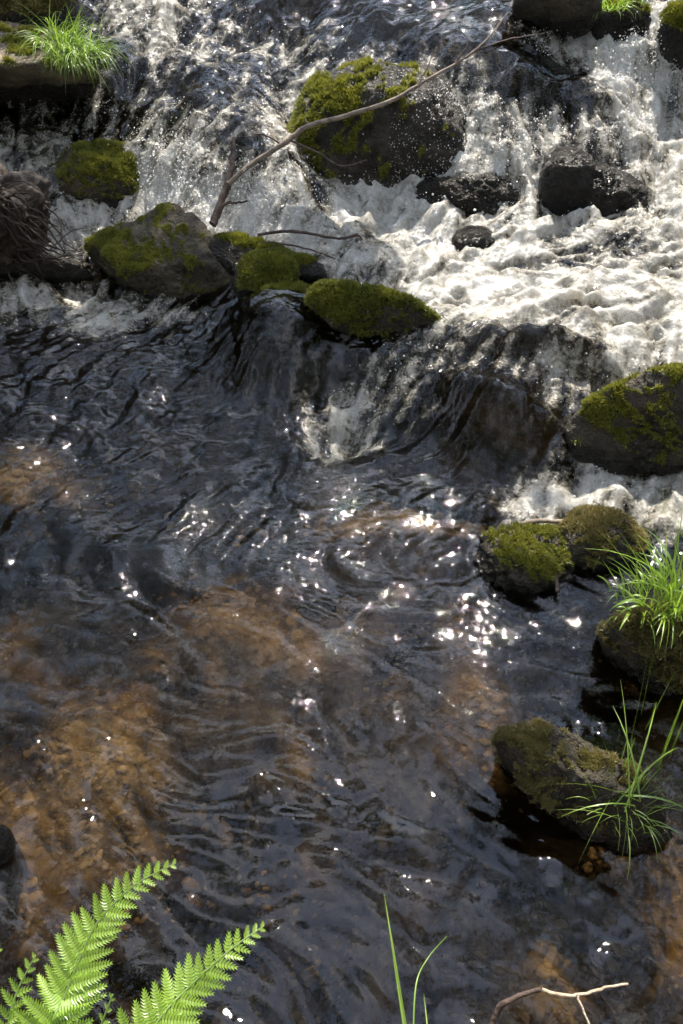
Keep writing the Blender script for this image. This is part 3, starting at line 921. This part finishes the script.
# ------------------------------------------------------------------ grass
def blade_np(p0, dirv, length, width, droop, seg=6):
    d = np.array(dirv, float); d /= np.linalg.norm(d)
    side = np.cross(d, [0, 0, 1.0]); side /= np.linalg.norm(side) + 1e-6
    ang = rng.uniform(0, 6.28)
    side = side * math.cos(ang) + np.cross(d, side) * math.sin(ang) * .5
    p = np.array(p0, float)
    V = []
    for i in range(seg + 1):
        t = i / seg
        wd = width * (1 - t ** 1.8) * (0.7 + 0.3 * min(1, t * 4)) + 0.0002
        fold = np.cross(side, d) * wd * 0.35
        V += [p - side * wd, p + fold, p + side * wd]
        d = d + np.array([0, 0, -droop / seg]); d /= np.linalg.norm(d)
        p = p + d * length / seg
    F = []
    for i in range(seg):
        a = i * 3
        F += [(a, a + 1, a + 4, a + 3), (a + 1, a + 2, a + 5, a + 4)]
    return np.array(V), np.array(F)


def grass_from(name, blades, label, loc, group='grass tufts', mat='grass', cat='grass tuft'):
    V, F, T, o = [], [], [], 0
    for (p, d, L, wd, dr) in blades:
        v, f = blade_np(p, d, L, wd, dr)
        V.append(v); F.append(f + o); o += len(v)
        tone = rng.uniform(0, 1); T.append(np.full(len(v), tone) * .7 + .3 * np.repeat(np.linspace(0, 1, len(v) // 3), 3))
    ob = mesh_np(name, np.concatenate(V) - np.array(loc), np.concatenate(F), M[mat], None, dict(tone=np.concatenate(T)))
    ob.location = loc
    return tag(ob, label, cat, group)


def tuft(center, n, L, spread, width, droop, lean=(0, 0, 0), rad=.03):
    out = []
    for k in range(n):
        a = rng.uniform(0, 6.28); e = rng.uniform(.1, spread)
        d = np.array([math.cos(a) * e, math.sin(a) * e, 1]) + np.array(lean)
        p = np.array(center) + np.array([math.cos(a), math.sin(a), 0]) * rad * rng.random() ** .5
        d = d + rng.normal(size=3) * .22
        out.append((p, d, L * rng.uniform(.35, 1.15), width * rng.uniform(.4, .95), droop * rng.uniform(.3, 2.2)))
    return out


# top-left tuft: a hanging mop of bright grass on the rock's right shoulder
bl = []
for (x, y, z, n) in [(50, 40, .74, 70), (64, 46, .73, 120), (78, 52, .71, 130), (92, 54, .68, 90), (58, 30, .74, 50), (72, 60, .69, 70)]:
    bl += tuft(at(x, y, z), n, .17, 1.0, .0032, 1.6, (.25, -.45, 0), .07)
grass_from('grass_tuft', bl, 'bright sunlit grass mop hanging off the top left rock', at(70, 50, .7))
bl = tuft(at(608, 8, .80), 90, .12, .8, .003, 1.2, (0, -.2, 0), .08) + tuft(at(628, 8, .78), 50, .09, .9, .003, 1.2, (0, -.2, 0), .07)
grass_from('grass_tuft', bl, 'small green grass tuft at the top edge on the right', at(612, 8, .8))
# right-edge clump on the brown moss rock
bl = []
for (x, y, z, n, L) in [(668, 604, .25, 90, .21), (648, 606, .24, 60, .13), (690, 598, .26, 70, .27), (636, 606, .23, 22, .10), (680, 612, .25, 26, .18)]:
    bl += tuft(at(x, y, z), n // 2, L, .6, .0024, .6, (-.1, 0, .3), .06) + tuft(at(x, y, z), n // 2, L * .65, .9, .0046, 1.2, (-.1, -.1, .3), .07)
grass_from('grass_tuft', bl, 'loose fresh green grass growing on the brown moss rock at the right edge', at(665, 604, .24))
# lower-right tuft on the round rock, individual long blades
c0 = at(625, 803, .14)
bl = tuft(c0, 80, .085, 1.0, .0015, 1.1, (0, -.1, 0), .07)
for (x, y, L, dr) in [(-.95, .25, .26, 1.0), (-.75, .55, .30, 1.3), (-.35, .9, .24, .4), (.05, .8, .26, .3), (.3, .8, .34, .3), (.15, .4, .22, .4), (.8, .1, .22, 1.2), (.9, -.2, .18, 1.0),
                      (-.5, -.7, .16, 1.3), (-.2, -.9, .14, 1.5), (-.9, -.1, .16, .8), (.45, .9, .3, .6), (-.1, .5, .2, .6), (.6, .5, .25, .9), (-.6, .1, .18, .8)]:
    bl.append((c0 + rng.normal(size=3) * np.array([.02, .02, .004]), (x, y, .75), L, .0025, dr * 1.5 + .2))
grass_from('grass_tuft', bl, 'spiky grass tuft with long bent blades on the lower right rock', c0)
c1 = at(660, 745, .02)
bl = [(at(655, 775, -.02), (.12, .25, 1), .28, .0042, .15), (at(641, 715, .0), (-.02, .2, 1), .22, .003, .1), (at(645, 730, .0), (.2, .2, 1), .18, .0022, .2),
      (at(668, 760, -.02), (.1, .2, 1), .2, .0028, .2)]
grass_from('grass_tuft', bl, 'few broad upright grass blades behind the lower right grass tuft', c1, cat='grass')
# thin blades at the bottom edge
g0 = dep(412, 1075, 1.32)
bl = []
for (x0, y0, x1, y1, t0, t1, wd, b) in [(412, 1075, 385, 892, 1.30, 1.42, .0030, 0), (415, 1075, 388, 915, 1.30, 1.40, .0022, 0), (432, 1070, 424, 990, 1.30, 1.4, .0018, 0)]:
    p0, p1 = dep(x0, y0, t0), dep(x1, y1, t1)
    bl.append((p0, p1 - p0, np.linalg.norm(p1 - p0), wd, .12))
p0, p1 = dep(416, 1040, 1.3), dep(420, 965, 1.4)
bl.append((p0, p1 - p0 + np.array([.0, 0, 0]), .20, .0014, .0))
bl[-1] = (p0, (dep(418, 975, 1.38) - p0), .19, .0014, .0)
arch = [dep(413, 1045, 1.3), dep(416, 985, 1.36), dep(428, 958, 1.40), dep(447, 936, 1.42)]
go = grass_from('grass_tuft', bl[:3], 'two or three slender green grass blades rising from the bottom edge', g0, cat='grass')
ab = tubes('blade', [(arch, [.0014, .0014, .0011, .0005])], 'grass', None); ab.parent = go
ab.matrix_parent_inverse.identity(); ab.location = -np.array(g0)


# ------------------------------------------------------------------ fern
def frond(parent, pp, t0, t1, maxlen, droop, npair, seed, taper_base=1.0):
    P = path(pp, t0, t1)
    Vt, _ = tube_np(P, [.0022] * len(P), 3, 12)
    line = Vt.reshape(-1, 3, 3).mean(1)
    seglen = np.r_[0, np.cumsum(np.linalg.norm(np.diff(line, axis=0), axis=1))]
    tot = seglen[-1]
    viewn = np.array([0, -CP * .6, SP + .3]); viewn /= np.linalg.norm(viewn)
    V, F, T, o = [], [], [], 0
    for k in range(npair):
        f = (k + .5) / npair
        f = 1 - (1 - f) ** 1.12
        s = f * tot
        p = np.array([np.interp(s, seglen, line[:, i]) for i in range(3)])
        p2 = np.array([np.interp(min(s + .01, tot), seglen, line[:, i]) for i in range(3)])
        p1 = np.array([np.interp(max(s - .01, 0), seglen, line[:, i]) for i in range(3)])
        tng = (p2 - p1) / np.linalg.norm(p2 - p1)
        sd = np.cross(viewn, tng); sd /= np.linalg.norm(sd)
        nrm = np.cross(tng, sd)
        env = (1 - f) ** .8 * (taper_base + (1 - taper_base) * min(1, f * 3))
        for sg in (1, -1):
            L = maxlen * env * rng.uniform(.84, 1.1) + .006
            dirp = sd * sg * .86 + tng * (.42 + .25 * f + rng.normal() * .05) + nrm * rng.normal(.12, .06)
            dirp /= np.linalg.norm(dirp)
            pin_side = np.cross(nrm, dirp); pin_side /= np.linalg.norm(pin_side)
            npin = max(5, int(L / .0040))
            q = p + tng * sg * .002
            hw = L * .265 + .002
            bend = np.array([0, 0, -1.0]) * droop
            ang = rng.normal(0, .12)
            pn = nrm * math.cos(ang) + pin_side * math.sin(ang)
            ps = np.cross(pn, dirp)
            for j in range(npin):
                u = (j + .3) / npin
                c = q + dirp * L * u + bend * L * u * u
                w_ = hw * (1 - u) ** .6 * (.75 + .25 * min(1, u * 6))
                st = L / npin
                for s2 in (1, -1):
                    wv = w_ * rng.uniform(.85, 1.1)
                    b0 = c - dirp * st * .40; b1 = c + dirp * st * .40
                    tip = c + ps * s2 * wv + dirp * st * 1.05 + pn * wv * rng.uniform(-.05, .12)
                    m0 = c - dirp * st * .22 + ps * s2 * wv * .55 + pn * wv * .14
                    m1 = c + dirp * st * .72 + ps * s2 * wv * .60 + pn * wv * .10
                    V += [b0, m0, tip, m1, b1]
                    F.append((o, o + 1, o + 2, o + 3)); F.append((o, o + 3, o + 4, o + 4))
                    T += [.3 + .4 * f + .25 * u + rng.normal() * .12] * 5
                    o += 5
    root = np.array(parent.location)
    me = bpy.data.meshes.new('leaflets')
    me.from_pydata([tuple(v - root) for v in V], [], [tuple(dict.fromkeys(q)) for q in F]); me.update()
    a = me.attributes.new('tone', 'FLOAT', 'POINT'); a.data.foreach_set('value', np.clip(np.array(T, np.float32), 0, 1))
    me.materials.append(M['fern'])
    st_ = tubes('frond', [(P, list(np.linspace(.0034, .0009, len(P))))], 'stem', parent)
    lf = bpy.data.objects.new('leaflets', me); COL.objects.link(lf); lf.parent = st_
    return st_


fl = np.array([-.42, .22, .22])
fe = thing('fern', fl, 'bright green fern reaching over the water from the bottom left corner', 'fern')
tb = 1.35
frond(fe, [(20, 1330), (42, 1120), (53, 1024), (62, 1003), (78, 963), (98, 922), (135, 885), (176, 863)], 1.20, 1.34, .125, .10, 36, 1)
frond(fe, [(30, 1330), (110, 1100), (156, 1024), (184, 992), (230, 950), (264, 926)], 1.16, 1.30, .120, .10, 33, 2)
frond(fe, [(10, 1330), (0, 1130), (4, 1060), (10, 1015), (20, 985), (36, 955)], 1.22, 1.28, .10, .1, 26, 3)
frond(fe, [(-30, 1330), (-50, 1110), (-40, 1040), (-22, 985), (0, 945)], 1.24, 1.30, .10, .1, 26, 5)
frond(fe, [(30, 1330), (60, 1130), (88, 1060), (105, 1015), (113, 994)], 1.24, 1.26, .035, .1, 24, 4)

# ------------------------------------------------------------------ spray thrown up by the rapids, glint beads on the boulder
pw = (np.clip(FO - 0.35, 0, 1) ** 1.3) * (0.05 + np.clip(np.hypot(gxx, gyy) * 1.8, 0, 2) ** 2)
vis = (U > -60) & (U < 745) & (V > -40) & (V < 600)
pw = np.where(vis, pw, 0).ravel()
NS = 20000
pk = rng.choice(len(pw), NS, p=pw / pw.sum())
SPP = np.stack([GX.ravel()[pk], GY.ravel()[pk], H.ravel()[pk]], 1) + rng.normal(size=(NS, 3)) * np.array([.012, .012, .0])
SPP[:, 2] += rng.exponential(.012, NS) * (0.4 + pw[pk] / pw.max() * 2)
rad = np.clip(rng.lognormal(math.log(.0015), .45, NS), .0008, .006)
bV = root_verts['boulder']
bU, bW = to_pix(bV[:, 0], bV[:, 1], bV[:, 2])
bs = bV[(bU > 390) & (bW > 70) & (bV[:, 1] < np.median(bV[:, 1]) + .05) & (bV[:, 2] > .3)]
bp = bs[rng.choice(len(bs), 1500)] + np.array([0, -.004, .002]) + rng.normal(size=(1500, 3)) * .003  # white beads stand in for sun glints on the boulder's water film
SPP = np.concatenate([SPP, bp]); rad = np.concatenate([rad, np.clip(rng.lognormal(math.log(.0011), .5, 1500), .0006, .003)]); NS = len(SPP)
D1, F1 = ico(1)
SV = (SPP[:, None] + D1[None] * rad[:, None, None] * rng.uniform(.7, 1.5, (NS, 1, 3))).reshape(-1, 3)
SF = (F1[None] + (np.arange(NS) * len(D1))[:, None, None]).reshape(-1, 3)
sp = mesh_np('spray', SV, SF, M['spray'])
tag(sp, 'white droplets of spray flying over the rapids, and glint beads on the boulder', 'spray', kind='stuff')

# ------------------------------------------------------------------ woodland round the stream: shades it and is mirrored in it
def leaves(name, P, size, seed):
    n = len(P)
    nrm = rng.normal(size=(n, 3)); nrm[:, 2] += .8; nrm /= np.linalg.norm(nrm, axis=1)[:, None]
    t = np.cross(nrm, rng.normal(size=(n, 3))); t /= np.linalg.norm(t, axis=1)[:, None]
    b = np.cross(nrm, t)
    s = size * rng.uniform(.6, 1.3, (n, 1))
    V = np.stack([P - t * s, P - b * s * .5, P + t * s, P + b * s * .5], 1).reshape(-1, 3)
    return V, np.arange(n * 4).reshape(-1, 4), np.repeat(rng.random(n), 4)


SHADE = [(150, 400, 230, 95, 1.0), (60, 560, 130, 60, .9), (330, 880, 230, 110, .95), (40, 930, 160, 90, .9), (250, 630, 110, 55, .55), (640, 940, 70, 80, .5),
         (10, 225, 60, 50, .8), (300, 350, 80, 40, .8), (400, 640, 60, 30, .3), (650, 650, 50, 50, .3), (430, 715, 210, 75, .85), (270, 690, 110, 60, .6), (70, 620, 110, 40, .7), (430, 570, 190, 80, .35), (390, 500, 80, 60, .35), (80, 240, 70, 30, .3)]
LIT = [(95, 722, 85, 70), (145, 622, 38, 22), (560, 960, 70, 40), (400, 515, 70, 26), (30, 455, 60, 26), (560, 745, 60, 30), (530, 560, 60, 35)]
cand = 60000
zc = rng.uniform(4.5, 7.5, cand)
q = np.stack([rng.uniform(-1.8, 1.8, cand), rng.uniform(.35, 4.8, cand)], 1)
su, sv = to_pix(q[:, 0], q[:, 1], np.zeros(cand))
shd = np.zeros(cand)
for (x, y, rx, ry, s) in SHADE: shd = np.maximum(shd, s * sstep(1.25, .7, np.hypot((su - x) / rx, (sv - y) / ry)))
for (x, y, rx, ry) in LIT: shd = shd * sstep(.75, 1.15, np.hypot((su - x) / rx, (sv - y) / ry) + .15 * fbm2(q[:, 0] * 6, q[:, 1] * 6, 2, 900))
shd = shd * sstep(-.55, .1, fbm2(q[:, 0] * 4, q[:, 1] * 4, 2, 910))
keep = rng.random(cand) < shd * .75
CP_ = np.c_[q, np.zeros(cand)][keep] + SUN_DIR[None] * (zc[keep] / SUN_DIR[2])[:, None]
V1, F1_, T1 = leaves('x', CP_, .05, 1)
# boughs overhead, wherever their shade falls outside the sunlit water, with open gaps between them
nc = 150000
Q = np.stack([rng.uniform(-10, 10, nc), rng.uniform(-9, 10, nc), rng.uniform(4.8, 8.5, nc)], 1)
G = Q - SUN_DIR[None] * (Q[:, 2] / SUN_DIR[2])[:, None]
out = (np.abs(G[:, 0]) > 0.28 * np.maximum(G[:, 1], 0) + .55) | (G[:, 1] < -.35) | (G[:, 1] > 5.8)
gap = fbm3(Q * np.array([.55, .55, .4]), 3, 950, .6)
el = np.degrees(np.arctan2(Q[:, 2], np.hypot(Q[:, 0], Q[:, 1] - 1.0)))
hole = np.exp(-(((Q[:, 0] + .35) / 1.2) ** 2 + ((Q[:, 1] - 4.0) / 1.5) ** 2)) + np.exp(-(((Q[:, 0] - .9) / .5) ** 2 + ((Q[:, 1] - 4.6) / .9) ** 2))
kp = out & (gap > -.10 + 1.1 * hole) & (rng.random(nc) < .62)
V3, F3, T3 = leaves('x', Q[kp], .11, 3)
# crowns all round, leaving the sky open high over the stream
pts = []
for k in range(64):
    az = rng.uniform(0, 360) if k < 46 else rng.uniform(-45, 60); R_ = rng.uniform(8, 15)
    da = abs((az - math.degrees(SUN_AZ) + 180) % 360 - 180)
    if da < 60: R_ = rng.uniform(13, 18)
    top = rng.uniform(5.5, 7.5) if da < 60 else rng.uniform(8, 14)
    cc = np.array([R_ * math.sin(math.radians(az)), 2 + R_ * math.cos(math.radians(az)), 0])
    nb = 16
    for b in range(nb):
        cb = cc + np.array([rng.normal(0, 1.5), rng.normal(0, 1.5), rng.uniform(1.2, top)])
        m = 75
        pts.append(cb + rng.normal(size=(m, 3)) * np.array([.6, .6, .45]))
pts = np.concatenate(pts)
G = pts - SUN_DIR[None] * (pts[:, 2] / SUN_DIR[2])[:, None]
pts = pts[~((np.abs(G[:, 0]) < .3 * G[:, 1] + .9) & (G[:, 1] > 2.6) & (G[:, 1] < 6.2))]
V2, F2, T2 = leaves('x', pts, .17, 2)
wood = mesh_np('woodland', np.concatenate([V1, V2, V3]), np.concatenate([F1_, F2 + len(V1), F3 + len(V1) + len(V2)]), M['leaf'], None, dict(tone=np.r_[T1, T2, T3]), smooth=False)
tag(wood, 'leafy woodland overhanging the stream, mirrored dark in the calm water', 'woodland', kind='stuff')
